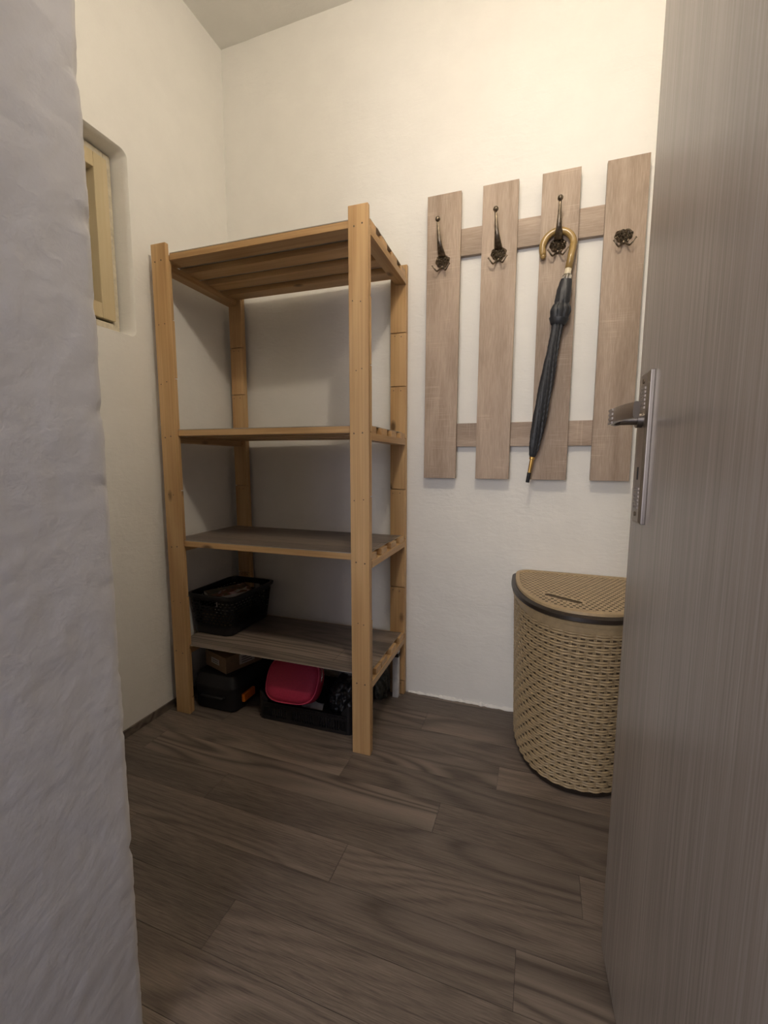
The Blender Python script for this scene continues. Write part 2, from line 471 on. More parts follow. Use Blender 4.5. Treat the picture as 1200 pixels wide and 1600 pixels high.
# thick front wall: left part beside the doorway (near the camera), with a rounded, dented corner
bm = bmesh.new()
prof = []
for i in range(44): prof.append((JX, HY + (FY - 0.014 - HY) * (i / 43) ** 0.6))
for i in range(1, 9):
    a = math.radians(90 * i / 8); prof.append((JX - 0.014 * (1 - math.cos(a)), FY - 0.014 + 0.014 * math.sin(a)))
for i in range(1, 14): prof.append((JX - 0.014 - (JX - 0.014 - WX + 0.1) * i / 13, FY))
rows = []
NZ = 420
for iz in range(NZ + 1):
    z = -0.004 + (CZ + 0.01) * iz / NZ
    row = []
    for x, y in prof:
        c = Vector((x * 1.0, y, z))
        d = 0.0014 * noise.noise(c * 9) + 0.0010 * noise.noise(c * 30 + Vector((5, 0, 0))) + 0.0005 * noise.noise(c * 90) + 0.0003 * noise.noise(c * 190)
        near = math.exp(-((abs(x - JX) + abs(y - FY)) / 0.02) ** 2)
        chip = max(0.0, noise.noise(Vector((x * 20, y * 20, z * 34)) + Vector((2, 7, 1))) - 0.24)
        d -= near * (chip * 0.012 + 0.0012 * max(0.0, noise.noise(c * 120)) + 0.0010 * max(0, noise.noise(c * 55)))
        nx_, ny_ = (1, 0) if y < FY - 0.014 else ((0, 1) if x < JX - 0.014 else (0.7, 0.7))
        row.append(bm.verts.new((x + nx_ * d, y + ny_ * d, z)))
    rows.append(row)
for i in range(NZ):
    for k in range(len(prof) - 1):
        bm.faces.new((rows[i][k], rows[i][k + 1], rows[i + 1][k + 1], rows[i + 1][k]))
box(bm, -0.36, JX - 0.02, HY, FY - 0.02, -0.004, CZ + 0.006)
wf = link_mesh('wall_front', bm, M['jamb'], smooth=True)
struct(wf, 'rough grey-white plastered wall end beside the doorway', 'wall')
wr = link_mesh('wall_right', bx(RX, 2.0, HY, 0.02, -0.004, CZ + 0.006), M['wall'])
struct(wr, 'white wall behind the open door', 'wall')
wf2 = link_mesh('wall_front_right', bx(KX, RX + 0.01, HY, FY, -0.004, CZ + 0.006), M['wall'])
struct(wf2, 'short wall on the hinge side of the doorway', 'wall')
wf3 = link_mesh('wall_lintel', bx(JX - 0.02, KX + 0.01, HY, FY, 2.04, CZ + 0.006), M['wall'])
struct(wf3, 'white wall above the doorway', 'wall')

# ------------------------------------------------------------------ the door, standing open
DA = 0.06
DO = Vector((1.448, -0.803, 0.008))                     # free edge, room-side face
def dxf(co):                                            # local: x = out of the face (towards the room is -x), y along the door from its free edge (negative = to the hinge)
    return Vector((DO.x + co.x * math.cos(DA) - co.y * math.sin(DA), DO.y + co.x * math.sin(DA) * 1.0 + co.y * math.cos(DA), DO.z + co.z))
door = bpy.data.objects.new('door_1', None); COL.objects.link(door)
WORLD['door_1'] = DO.copy(); door.location = DO
struct(door, 'open door in grey-beige wood-grain laminate with metal handle', 'door')
leaf = link_mesh('door_leaf', bx(0, 0.04, -0.80, 0, 0, 1.97), M['door'], door, bevel=0.0025, xf=dxf)
# escutcheon plate
PY0, PY1, PZ0, PZ1 = -0.088, -0.044, 0.858, 1.096
bm = bmesh.new()
loops = []
for xx, ins in ((0.0, 0.0), (-0.006, 0.0), (-0.0095, 0.004)):
    lp = []
    for a, b in ((PY0, PZ0), (PY1, PZ0), (PY1, PZ1), (PY0, PZ1)):
        lp.append(Vector((xx, a + (ins if a == PY0 else -ins), b + (ins if b == PZ0 else -ins) - DO.z)))
    loops.append(lp)
loft(bm, loops)
plate = link_mesh('handle_plate', bm, M['steel'], door, xf=dxf, bevel=0.0008)
hz = 1.022 - DO.z; hy = -0.066
bm = bmesh.new()
sweep(bm, [(-0.009, hy, hz), (-0.017, hy, hz)], 0.0125, 18)
sweep(bm, [(-0.012, hy, hz), (-0.040, hy, hz)], 0.0078, 16)
link_mesh('handle_neck', bm, M['steel'], door, xf=dxf, smooth=math.radians(40))
# lever: flat curved bar that comes out of the neck, bends and runs towards the hinge
path = []
for i in range(9):
    a = math.radians(90 * i / 8)
    path.append((-0.034 - 0.020 * math.sin(a), hy + 0.006 - 0.020 * (1 - math.cos(a)), hz + 0.003))
for i in range(1, 12):
    t = i / 11
    path.append((-0.054 + 0.010 * t * t, hy - 0.014 - 0.098 * t, hz + 0.004 + 0.001 * math.sin(3 * t)))
bm = bmesh.new()
loops = []
npt = len(path)
for i, p_ in enumerate(path):
    p_ = Vector(p_); t = (Vector(path[min(i + 1, npt - 1)]) - Vector(path[max(i - 1, 0)])).normalized()
    nrm = Vector((0, 0, 1)).cross(t)
    h = 0.0118 if i > 3 else 0.0095 + 0.0008 * i
    th = 0.0045 if i > 2 else 0.006
    lp = []
    for k in range(12):
        a = 2 * math.pi * k / 12
        ca, sa = math.cos(a), math.sin(a)
        lp.append(p_ + nrm * (th * math.copysign(abs(ca) ** 0.6, ca)) + Vector((0, 0, h * math.copysign(abs(sa) ** 0.6, sa))))
    loops.append(lp)
loft(bm, loops)
lever = link_mesh('handle_lever', bm, M['steel'], door, xf=dxf, smooth=math.radians(50))
bm = bmesh.new()
for r_ in range(4):                                     # embossed dots near the bend and on the plate
    for c_ in range(5):
        yy = hy - 0.012 - 0.0055 * c_; zz = hz - 0.006 + 0.0065 * r_
        box(bm, -0.0592, -0.0575, yy - 0.0014, yy + 0.0014, zz - 0.0018, zz + 0.0018)
link_mesh('lever_dots', bm, M['steel'], lever, xf=dxf)
bm = bmesh.new()
for r_ in range(6):
    for c_ in range(4):
        for base in (1.040, 0.884):
            yy = (PY0 + PY1) / 2 - 0.0105 + 0.007 * c_; zz = base + 0.006 * r_ - DO.z
            box(bm, -0.0108, -0.009, yy - 0.0018, yy + 0.0018, zz - 0.0018, zz + 0.0018)
link_mesh('plate_dots', bm, M['steel'], plate, xf=dxf)
bm = bmesh.new(); box(bm, -0.0102, -0.009, (PY0 + PY1) / 2 - 0.0025, (PY0 + PY1) / 2 + 0.0025, 0.928 - DO.z, 0.948 - DO.z)
link_mesh('keyhole', bm, M['steel_dark'], plate, xf=dxf)
for zz in (0.873, 1.081):
    bm = bmesh.new(); sweep(bm, [(-0.009, (PY0 + PY1) / 2, zz - DO.z), (-0.0108, (PY0 + PY1) / 2, zz - DO.z)], 0.0036, 10)
    link_mesh('plate_screw', bm, M['screw'], plate, xf=dxf)
for zz in (0.25, 1.0, 1.75):
    bm = bmesh.new(); sweep(bm, [(-0.006, -0.803, zz), (-0.006, -0.803, zz + 0.08)], 0.007, 12)
    link_mesh('hinge', bm, M['steel'], door, xf=dxf)

# ------------------------------------------------------------------ bare bulb hanging by the doorway (above the frame)
pl = thing('pendant_lamp', (LAMP_POS[0], LAMP_POS[1], CZ), 'bare warm bulb on a short cord hanging from the ceiling', 'lamp')
bm = bmesh.new(); sweep(bm, [(LAMP_POS[0], LAMP_POS[1], CZ), (LAMP_POS[0], LAMP_POS[1], LAMP_POS[2] + 0.09)], 0.003, 8)
link_mesh('cord', bm, M['black'], pl)
bm = bmesh.new()
sweep(bm, [(LAMP_POS[0], LAMP_POS[1], LAMP_POS[2] + 0.10), (LAMP_POS[0], LAMP_POS[1], LAMP_POS[2] + 0.09), (LAMP_POS[0], LAMP_POS[1], LAMP_POS[2] + 0.045)], [0.008, 0.02, 0.02], 16)
link_mesh('socket', bm, M['black'], pl, smooth=math.radians(40))
bm = bmesh.new(); sphere(bm, LAMP_POS, 0.036, 16, 10, (1, 1, 1.15))
link_mesh('light_bulb', bm, M['glow'], pl, smooth=True)

# ================================================================== PINE SHELF UNIT
XL, XR, YF, YB = 0.0141, 0.8051, -0.4426, -0.0408
PWD, RH = 0.0621, 1.6854
RA, LX, LY = 0.0165, -0.0048, -0.0011
PIV = -0.042
def rk(co):
    X, Y = co.x + LX * co.z, co.y + LY * co.z
    return Vector((XL + math.cos(RA) * (X - XL) - math.sin(RA) * (Y - PIV), PIV + math.sin(RA) * (X - XL) + math.cos(RA) * (Y - PIV), co.z))
rack = thing('shelf_unit', rk(Vector((XL, YF, 0))), 'tall pine shelf unit with four slatted shelves standing in the corner', 'shelf')
TB, TK = 0.015, 0.011                     # outer board, inner blocks
seams = [0.0] + [0.06 + 0.197 * i for i in range(9)]
shelf_z = [1.6568, 1.066, 0.667, 0.2684]  # top of the vinyl
for (xa, front) in ((XL, True), (XR - PWD, True), (XL, False), (XR - PWD, False)):
    if front: yb0, yb1, yk0, yk1 = YF, YF + TB, YF + TB, YF + TB + TK
    else: yb0, yb1, yk0, yk1 = YB + TK, YB + TK + TB, YB, YB + TK
    o = rk(Vector((xa, yb0, 0)))
    post = link_mesh('post', bx(xa, xa + PWD, yb0, yb1, 0, RH), M['pine_z'], rack, origin=o, bevel=0.002, xf=rk)
    for a, b in zip(seams[:-1], seams[1:]):
        sx = random.uniform(-0.0012, 0.0022) if front else 0.0
        bm = bx(xa + 0.001 + sx, xa + PWD - 0.001 + sx, yk0, yk1, a + 0.0016, b - 0.0016)
        link_mesh('post_block', bm, M['pine_z'], post, bevel=0.0008, xf=rk)
    # screws
    def screw(x, z, yy, r=0.0026):
        bm = bmesh.new(); d = -0.0008
        sweep(bm, [(x, yy + 0.0005, z), (x, yy + d, z)], r, 8)
        link_mesh('screw', bm, M['screw'], post, xf=rk)
    if front:
        for z in shelf_z:
            for fx in (0.26, 0.72): screw(xa + PWD * (fx + random.uniform(-0.05, 0.05)), z - 0.026 + random.uniform(-0.004, 0.004), yb0)
        for z in seams[2:-1]:
            if min(abs(z - q) for q in shelf_z) > 0.05:
                for fx in (0.3, 0.68): screw(xa + PWD * (fx + random.uniform(-0.1, 0.1)), z - 0.015 + random.uniform(-0.006, 0.006), yb0, 0.0020)
    else:
        for z in seams[1:-1]:
            for fx in (0.25, 0.7): screw(xa + PWD * (fx + random.uniform(-0.06, 0.06)), z - 0.014 + random.uniform(-0.003, 0.003), yk0, 0.0020)

DY0, DY1 = YF + TB + 0.0005, YB - 0.0005     # deck runs between the posts' boards
names = ['top', 'second', 'third', 'bottom']
for zi, zt in enumerate(shelf_z):
    tv, ts, tr = 0.0022, 0.021, 0.023
    zs1 = zt - tv; zs0 = zs1 - ts; zr0 = zs0 - tr
    shelf = link_mesh('shelf_rail', bx(XL, XL + 0.042, DY0 + TK, DY1, zr0, zs0 - 0.0003), M['pine_y'], rack, origin=rk(Vector((XL, DY0, zr0))), bevel=0.0015, xf=rk)
    link_mesh('shelf_rail', bx(XR - 0.042, XR, DY0 + TK, DY1, zr0, zs0 - 0.0003), M['pine_y'], rack, origin=rk(Vector((XR, DY0, zr0))), bevel=0.0015, xf=rk)
    sw = 0.060; pitch = (DY1 - DY0 - sw) / 3
    for k in range(4):
        a = DY0 + pitch * k + (0.042 if (k == 0 and zi == 3) else 0.0)
        xa, xb = XL + 0.002, XR - 0.0025
        if k == 0: xa, xb = XL + PWD + 0.001, XR - PWD - 0.001
        bm = bx(xa, xb, a, a + sw, zs0, zs1 - 0.0002)
        link_mesh('slat', bm, M['pine_x'], rack, origin=rk(Vector((xa, a, zs0))), bevel=0.0015, xf=rk)
        if k == 0:     # short ends of the front slat behind the posts
            for xa, xb in ((XL + 0.002, XL + PWD), (XR - PWD, XR - 0.0025)):
                link_mesh('slat_end', bx(xa, xb, a + TK + 0.001, a + sw, zs0, zs1 - 0.0002), M['pine_x'], rack, bevel=0.001, xf=rk)
    # loose vinyl offcut on the shelf, its edges a little wavy
    bm = bmesh.new()
    nxs, nys = 40, 14
    xa, xb = XL + 0.004, XR - (0.012 if zi else 0.004)
    ya, yb = DY0 - 0.0005, DY1 - (0.010 if zi > 1 else 0.002)
    xcol = sorted([xa + (xb - xa) * i / 36 for i in range(37)] + [XL + PWD + 0.0029, XL + PWD + 0.0031, XR - PWD - 0.0031, XR - PWD - 0.0029])
    top, bot = [], []
    for j in range(nys + 1):
        rt, rb = [], []
        for i in range(nxs + 1):
            x = xcol[i]; y = ya + (yb - ya) * j / nys
            ex = min(i, nxs - i) / nxs
            lift = 0.0045 * max(0, 1 - ex * 18) * abs(noise.noise(Vector((x * 5, y * 16, zi * 3.1)))) if i != 0 else 0.0
            lift += 0.002 * max(0, 1 - ex * 9) * abs(noise.noise(Vector((3, y * 30, zi * 1.7))))
            if y < DY0 + TK + 0.002 and (x < XL + PWD + 0.003 or x > XR - PWD - 0.003):
                y = DY0 + TK + 0.002
            rt.append(bm.verts.new((x, y, zt + lift))); rb.append(bm.verts.new((x, y, zt - tv + lift)))
        top.append(rt); bot.append(rb)
    for j in range(nys):
        for i in range(nxs):
            bm.faces.new((top[j][i], top[j][i + 1], top[j + 1][i + 1], top[j + 1][i])).material_index = 0
            bm.faces.new((bot[j][i], bot[j + 1][i], bot[j + 1][i + 1], bot[j][i + 1])).material_index = 1
    for i in range(nxs):
        bm.faces.new((top[0][i], bot[0][i], bot[0][i + 1], top[0][i + 1])).material_index = 1
        bm.faces.new((top[-1][i], top[-1][i + 1], bot[-1][i + 1], bot[-1][i])).material_index = 1
    for j in range(nys):
        bm.faces.new((top[j][0], top[j + 1][0], bot[j + 1][0], bot[j][0])).material_index = 1
        bm.faces.new((top[j][-1], bot[j][-1], bot[j + 1][-1], top[j + 1][-1])).material_index = 1
    v_ = link_mesh('vinyl_sheet', bm, [M['mat'], M['mat_edge']], origin=rk(Vector((xa - 0.13 * zi, DY0 - 0.05 - 0.03 * zi, zt))), xf=rk)
    tag(v_, 'grey-brown wood-print vinyl sheet lying on the %s shelf of the pine unit' % names[zi], 'vinyl sheet', 'vinyl sheets on the shelves')

# ================================================================== COAT RACK
BXS = [(0.8759, 0.9964), (1.0704, 1.1886), (1.2622, 1.3793), (1.4551, 1.5730)]
cr = thing('coat_rack', (BXS[0][0], 0, 0.895), 'wall coat rack of four upright oak-look boards with bronze hooks', 'coat rack')
for a, b in BXS:
    link_mesh('upright_board', bx(a, b, -0.034, -0.0165, 0.895, 1.895), M['oak_z'], cr, origin=(a, -0.034, 0.895), bevel=0.0008)
for z0_, z1_ in ((1.686, 1.777), (1.013, 1.098)):
    link_mesh('cross_board', bx(BXS[0][0] + 0.02, BXS[3][1] - 0.02, -0.016, 0.001, z0_, z1_), M['oak_x'], cr, origin=(BXS[0][0] + 0.02, -0.016, z0_), bevel=0.0008)

def rosette(x, z, parent, seed, sc=1.0):
    bm = bmesh.new()
    nr, na = 14, 64; rings = []
    for i in range(nr + 1):
        row = []
        for k in range(na):
            a = 2 * math.pi * k / na
            ang = (a - math.pi / 2)
            shield = 0.0235 * (1 + 0.10 * math.cos(2 * a) + 0.08 * math.sin(3 * a) + 0.10 * abs(math.sin(4.5 * a)) - 0.05)
            r = sc * shield * i / nr
            px, pz = r * math.cos(a), r * math.sin(a)
            nn = 1.3 * noise.noise(Vector((px * 210 + seed, pz * 210, 2.0))) + 0.7 * noise.noise(Vector((px * 420, pz * 420 + seed, 7.0)))
            h = 0.010 * (1 - (i / nr) ** 2) + 0.0028 + 0.0050 * nn
            row.append(bm.verts.new((x + px, -0.0342 - max(0.0012, h) * (1 if i < nr else 0.25), z + pz)))
        rings.append(row)
    for i in range(nr):
        for k in range(na):
            bm.faces.new((rings[i][k], rings[i][(k + 1) % na], rings[i + 1][(k + 1) % na], rings[i + 1][k]))
    bmesh.ops.remove_doubles(bm, verts=bm.verts, dist=1e-5)
    return link_mesh('rosette', bm, M['bronze'], parent)

HOOKS = [(0.934, 1.668, True), (1.129, 1.666, True), (1.319, 1.664, True), (1.512, 1.664, False)]
for hi, (hx, hz_, arm) in enumerate(HOOKS):
    bm = bmesh.new()
    # lower double prong: two curls that leave a central stem
    for s in (-1, 1):
        pts, rr = [], []
        for i in range(13):
            t = i / 12
            px = hx + s * (0.003 + 0.028 * t)
            py = -0.039 - 0.024 * math.sin(t * math.pi * 0.55)
            pz = hz_ - 0.020 - 0.020 * math.sin(min(1, t * 1.25) * math.pi * 0.62) + 0.019 * max(0, t - 0.45) / 0.55
            pts.append((px, py, pz)); rr.append(0.0034 - 0.0012 * t + (0.0012 if i == 12 else 0))
        sweep(bm, pts, rr, 10)
    sweep(bm, [(hx, -0.0345, hz_ - 0.012), (hx, -0.041, hz_ - 0.024)], [0.006, 0.004], 10)
    hook = link_mesh('hook', bm, M['bronze'], cr, smooth=True)
    hook['label'] = ['bronze double coat hook with long upper arm', 'bronze double coat hook with long upper arm', 'bronze double coat hook carrying the umbrella', 'bronze hook that lacks its upper arm'][hi]
    rosette(hx, hz_, hook, hi * 3.7)
    if arm:
        bm = bmesh.new()
        pts, rr, ry = [], [], []
        for i in range(15):
            t = i / 14
            py = -0.038 - 0.050 * (t ** 0.55) - 0.006 * math.sin(t * math.pi)
            pz = hz_ + 0.012 + 0.103 * t - 0.010 * math.sin(t * math.pi)
            pts.append((hx - 0.008 * t * (1 if hi < 2 else 0.0), py, pz))
            ry.append(0.0035 + 0.0005 * math.cos(t * 3)); rr.append(0.0105 * (1 - t) ** 1.6 + 0.0040)
        sweep(bm, pts, rr, 14, ry=ry, upv=(1, 0, 0))
        e = pts[-1]
        arm_o = link_mesh('hook_arm', bm, M['bronze'], hook, smooth=True)
        bm = bmesh.new(); sphere(bm, (e[0], e[1] - 0.001, e[2] + 0.004), 0.0088, 14, 10)
        link_mesh('hook_knob', bm, M['bronze'], hook, smooth=True)

# ================================================================== UMBRELLA hanging from the third hook
UZ = lambda z: 0.885 + (z - 0.889) * 1.032
um = thing('umbrella', (1.257, -0.062, 0.90), 'closed black umbrella with curved tan handle hanging on the coat rack', 'umbrella')
A0 = Vector((1.3545, -0.066, 1.582)); A1 = Vector((1.2545, -0.066, 0.885))
ax = (A1 - A0).normalized()
def along(z): return A0 + ax * ((z - A0.z) / ax.z)
HB = Vector((1.3535, -0.066, 1.575))
pts = [HB - ax * 0.0, HB - ax * 0.045 + Vector((0, 0.006, 0)), HB - ax * 0.08 + Vector((0, 0.012, 0))]
p3 = pts[-1]
cx0 = p3.x - 0.0465; cz0 = p3.z + 0.002
for i in range(0, 25):
    a = math.radians(-2 + 196 * i / 24)
    pts.append(Vector((cx0 + 0.0475 * math.cos(a), -0.0535 + 0.0065 * math.sin(min(a, math.pi / 2)), cz0 + 0.049 * math.sin(a))))
pts.append(pts[-1] + Vector((0.002, 0, -0.012)))
bm = bmesh.new(); sweep(bm, pts, [0.0108] * (len(pts) - 1) + [0.0095], 16)
sphere(bm, pts[-1], 0.0098, 12, 8)
link_mesh('handle', bm, M['gold'], um, smooth=True)
bm = bmesh.new(); sweep(bm, [HB - ax * 0.004, HB + ax * 0.016], 0.0102, 16)
link_mesh('collar', bm, M['ivory'], um, smooth=math.radians(40))
bm = bmesh.new(); sweep(bm, [HB + ax * 0.012, HB + ax * 0.06], 0.0062, 12)
link_mesh('shaft', bm, M['chrome'], um, smooth=math.radians(40))
# rib ends around the shaft
for k in range(8):
    a = 2 * math.pi * k / 8
    off = Vector((math.cos(a), math.sin(a), 0)) * 0.012
    bm = bmesh.new(); sweep(bm, [along(UZ(1.541)) + off, along(UZ(1.520)) + off * 1.05], 0.0021, 6)
    link_mesh('rib_tip', bm, M['chrome'], um, smooth=True)
# canopy rolled with spiral folds
prof = [(1.527, .0175), (1.515, .0200), (1.49, .0235), (1.47, .0245), (1.455, .0250), (1.445, .032), (1.435, .0345), (1.415, .0300), (1.398, .0215), (1.39, .0195), (1.37, .0185), (1.33, .0190), (1.27, .0215), (1.20, .0238), (1.12, .0240), (1.06, .0222), (1.01, .0185), (0.985, .0135), (0.972, .0085)]
prof = [(UZ(a), b) for a, b in prof]
def canopy_r(z):
    for (za, ra_), (zb, rb_) in zip(prof[:-1], prof[1:]):
        if za >= z >= zb:
            t = (za - z) / (za - zb); t = t * t * (3 - 2 * t); return ra_ + (rb_ - ra_) * t
    return prof[-1][1]
bm = bmesh.new(); rows = []
e1 = Vector((1, 0, 0)); e1 = (e1 - ax * e1.dot(ax)).normalized(); e2 = ax.cross(e1)
for i in range(120):
    z = UZ(1.527) + (UZ(0.972) - UZ(1.527)) * i / 119
    c = along(z); r = canopy_r(z); row = []
    tw = (1.527 - z) * 5.0
    amp = 0.08 if z > UZ(1.46) else (0.26 if z > UZ(1.40) else 0.30)
    for k in range(64):
        a = 2 * math.pi * k / 64
        ph = ((a + tw) * 8 / (2 * math.pi)) % 1.0
        f_ = (1 - amp) + amp * (ph ** 0.6 if ph < 0.86 else (1 - ph) / 0.14)
        f_ += 0.05 * noise.noise(Vector((math.cos(a) * 2, math.sin(a) * 2, z * 22)))
        row.append(bm.verts.new(c + (e1 * math.cos(a) + e2 * math.sin(a) * 0.82) * (r * f_)))
    rows.append(row)
for i in range(119):
    for k in range(64): bm.faces.new((rows[i][k], rows[i][(k + 1) % 64], rows[i + 1][(k + 1) % 64], rows[i + 1][k]))
bm.faces.new(rows[0][::-1]); bm.faces.new(rows[-1])
can = link_mesh('canopy', bm, M['fabric'], um, smooth=math.radians(50))
bm = bmesh.new(); rows = []
for z, g in ((UZ(q_[0]), q_[1]) for q_ in ((1.412, 0.0015), (1.410, 0.0028), (1.394, 0.0028), (1.392, 0.0015))):
    c = along(z); r = canopy_r(z) + g
    rows.append([c + (e1 * math.cos(2 * math.pi * k / 28) + e2 * math.sin(2 * math.pi * k / 28) * 0.82) * r for k in range(28)])
loft(bm, rows, False, False)
link_mesh('strap', bm, M['fabric'], can, smooth=True)
bm = bmesh.new(); sweep(bm, [along(UZ(0.975)), along(UZ(0.968)), along(UZ(0.966)), along(0.918)], [0.0090, 0.0090, 0.0062, 0.0056], 14)
link_mesh('ferrule', bm, M['brass'], um, smooth=math.radians(35))
bm = bmesh.new(); sweep(bm, [along(0.920), along(0.886)], [0.0064, 0.0060], 14)
link_mesh('tip_cap', bm, M['black_matt'], um, smooth=math.radians(35))

# ================================================================== LAUNDRY HAMPER (D-shaped)
HXC = 1.432
hm = thing('laundry_hamper', (HXC, -0.2, 0), 'tan woven-look plastic laundry hamper with dark brown lid band', 'hamper')
def dloop(hw, yb, yf, rc, z, n=72, pw=2.35):
    """closed outline: straight back at y=yb with corner radius rc, bulging front to y=yf"""
    pts_ = []
    ysd = yb - rc
    # back from right to left
    for k in range(7):
        a = math.radians(0 + 90 * k / 6); pts_.append(Vector((HXC + hw - rc + rc * math.cos(a), ysd + rc * math.sin(a), z)))
    for k in range(7):
        a = math.radians(90 + 90 * k / 6); pts_.append(Vector((HXC - hw + rc + rc * math.cos(a), ysd + rc * math.sin(a), z)))
    for k in range(1, n):
        a = math.pi + math.pi * k / n
        ca, sa = math.cos(a), math.sin(a)
        pts_.append(Vector((HXC + hw * math.copysign(abs(ca) ** (2 / pw), ca), ysd + (ysd - yf) * math.copysign(abs(sa) ** (2 / pw), sa), z)))
    return pts_
def body_dims(z):
    t = z / 0.52
    return 0.184 + 0.016 * t, -0.016 + 0.002 * t, -0.386 - 0.048 * t, 0.045
bm = bmesh.new()
loft(bm, [dloop(*(lambda d: (d[0] - 0.004, d[1] - 0.004, d[2] + 0.004, d[3]))(body_dims(z)), z) for z in (0.012, 0.1, 0.2, 0.3, 0.4, 0.51)])
body = link_mesh('body_liner', bm, M['liner'], hm, smooth=math.radians(40))
# smooth collar under the lid and foot band
bm = bmesh.new()
def grow(z, g):
    d = body_dims(z); return dloop(d[0] + g, min(-0.003, d[1] + g), d[2] - g, d[3], z)
loft(bm, [grow(0.503, -0.001), grow(0.503, 0.0018), grow(0.52, 0.0022), grow(0.524, 0.012), grow(0.532, 0.0135), grow(0.535, 0.010), grow(0.535, -0.003)], False, False)
link_mesh('collar', bm, M['tan'], hm, smooth=math.radians(30))
bm = bmesh.new()
loft(bm, [grow(0.004, -0.006), grow(0.004, 0.0004), grow(0.016, 0.001), grow(0.018, -0.002)], True, False)
link_mesh('foot_band', bm, M['brown'], hm, smooth=math.radians(30))

# arc-length parametrisation of the outline so that weave cells have equal width
def arc_fn(z, g=0.0):
    lp = grow(z, g); n = len(lp)
    cum = [0.0]
    for i in range(n): cum.append(cum[-1] + (lp[(i + 1) % n] - lp[i]).length)
    return lp, cum
def at_arc(tab, s):
    lp, cum = tab; tot = cum[-1]; s = (s % 1.0) * tot
    lo_, hi_ = 0, len(lp)
    while hi_ - lo_ > 1:
        mid = (lo_ + hi_) // 2
        if cum[mid] <= s: lo_ = mid
        else: hi_ = mid
    t = (s - cum[lo_]) / max(1e-9, cum[lo_ + 1] - cum[lo_])
    a, b = lp[lo_], lp[(lo_ + 1) % len(lp)]
    return a.lerp(b, t), (b - a).normalized()
NCOL, NROW = 34, 26
ROWH = (0.505 - 0.018) / NROW
bmw = bmesh.new()
for r_ in range(NROW):
    zc = 0.018 + ROWH * (r_ + 0.5)
    tab = arc_fn(zc)
    for c_ in range(NCOL):
        s0 = (c_ + (0.5 if r_ % 2 else 0.0)) / NCOL
        for dz in (-0.0037, 0.0037):
            rows = []
            for i in range(7):
                u = i / 6
                p_, t_ = at_arc(tab, s0 + (u - 0.5) * 1.24 / NCOL)
                nrm = Vector((t_.y, -t_.x, 0))
                if nrm.dot(p_ - Vector((HXC, -0.15, zc))) < 0: nrm = -nrm
                out = 0.0072 * math.sin(math.pi * u) - 0.0026
                hz2 = 0.0033
                q = p_ + nrm * out
                rows.append([q + Vector((0, 0, dz - hz2)) - nrm * 0.0012, q + nrm * 0.0024 + Vector((0, 0, dz - hz2 * 0.35)), q + nrm * 0.0024 + Vector((0, 0, dz + hz2 * 0.35)), q + Vector((0, 0, dz + hz2)) - nrm * 0.0012])
            rv = [[bmw.verts.new(x_) for x_ in rr_] for rr_ in rows]
            for i in range(6):
                for k in range(3): bmw.faces.new((rv[i][k], rv[i + 1][k], rv[i + 1][k + 1], rv[i][k + 1]))
wv = link_mesh('woven_strands', bmw, M['tan'], hm, smooth=True)
wv['kind'] = 'stuff'
bmw = bmesh.new()
for c_ in range(NCOL * 2):
    s0 = (c_ + 0.5) / (NCOL * 2) - 0.25 / NCOL
    for ds in (-0.0016, 0.0016):
        prev = None
        for iz in range(9):
            z = 0.014 + (0.508 - 0.014) * iz / 8
            tab = arc_fn(z, -0.0012)
            a, t_ = at_arc(tab, s0 + ds - 0.0014); b, _ = at_arc(tab, s0 + ds + 0.0014)
            cur = [bmw.verts.new(a), bmw.verts.new(b)]
            if prev: bmw.faces.new((prev[0], prev[1], cur[1], cur[0]))
            prev = cur
st = link_mesh('woven_stakes', bmw, M['tan'], hm)
st['kind'] = 'stuff'
# lid: brown band, tan raised rim, perforated woven top and grip slot
bm = bmesh.new()
loft(bm, [dloop(0.212, -0.004, -0.448, 0.05, 0.536), dloop(0.216, -0.003, -0.456, 0.05, 0.541), dloop(0.215, -0.003, -0.455, 0.05, 0.551), dloop(0.207, -0.008, -0.446, 0.05, 0.5555)], True, True)
lid = link_mesh('lid_band', bm, M['brown'], hm, smooth=math.radians(30))
bm = bmesh.new()
loft(bm, [dloop(0.203, -0.004, -0.441, 0.05, 0.5556), dloop(0.202, -0.004, -0.440, 0.05, 0.5625), dloop(0.199, -0.006, -0.436, 0.048, 0.5640), dloop(0.190, -0.013, -0.424, 0.045, 0.5640), dloop(0.188, -0.015, -0.421, 0.045, 0.5600), dloop(0.188, -0.015, -0.421, 0.045, 0.5560)], False, False)
link_mesh('lid_rim', bm, M['tan'], lid, smooth=math.radians(30))
inner = dloop(0.1895, -0.0135, -0.4225, 0.045, 0)
def inside(x, y, poly):
    c = False; n = len(poly); j = n - 1
    for i in range(n):
        if (poly[i].y > y) != (poly[j].y > y) and x < (poly[j].x - poly[i].x) * (y - poly[i].y) / (poly[j].y - poly[i].y) + poly[i].x: c = not c
        j = i
    return c
bm = bmesh.new(); cs = 0.0040
SL0, SL1 = Vector((1.336, -0.298)), Vector((1.412, -0.345))     # grip slot ends
def in_slot(x, y, g):
    d = SL1 - SL0; t = max(0, min(1, (Vector((x, y)) - SL0).dot(d) / d.dot(d)))
    return (Vector((x, y)) - (SL0 + d * t)).length < g
vc = {}
def gv(i, j):
    if (i, j) not in vc: vc[(i, j)] = bm.verts.new((1.22 + cs * i, -0.45 + cs * j, 0.5605))
    return vc[(i, j)]
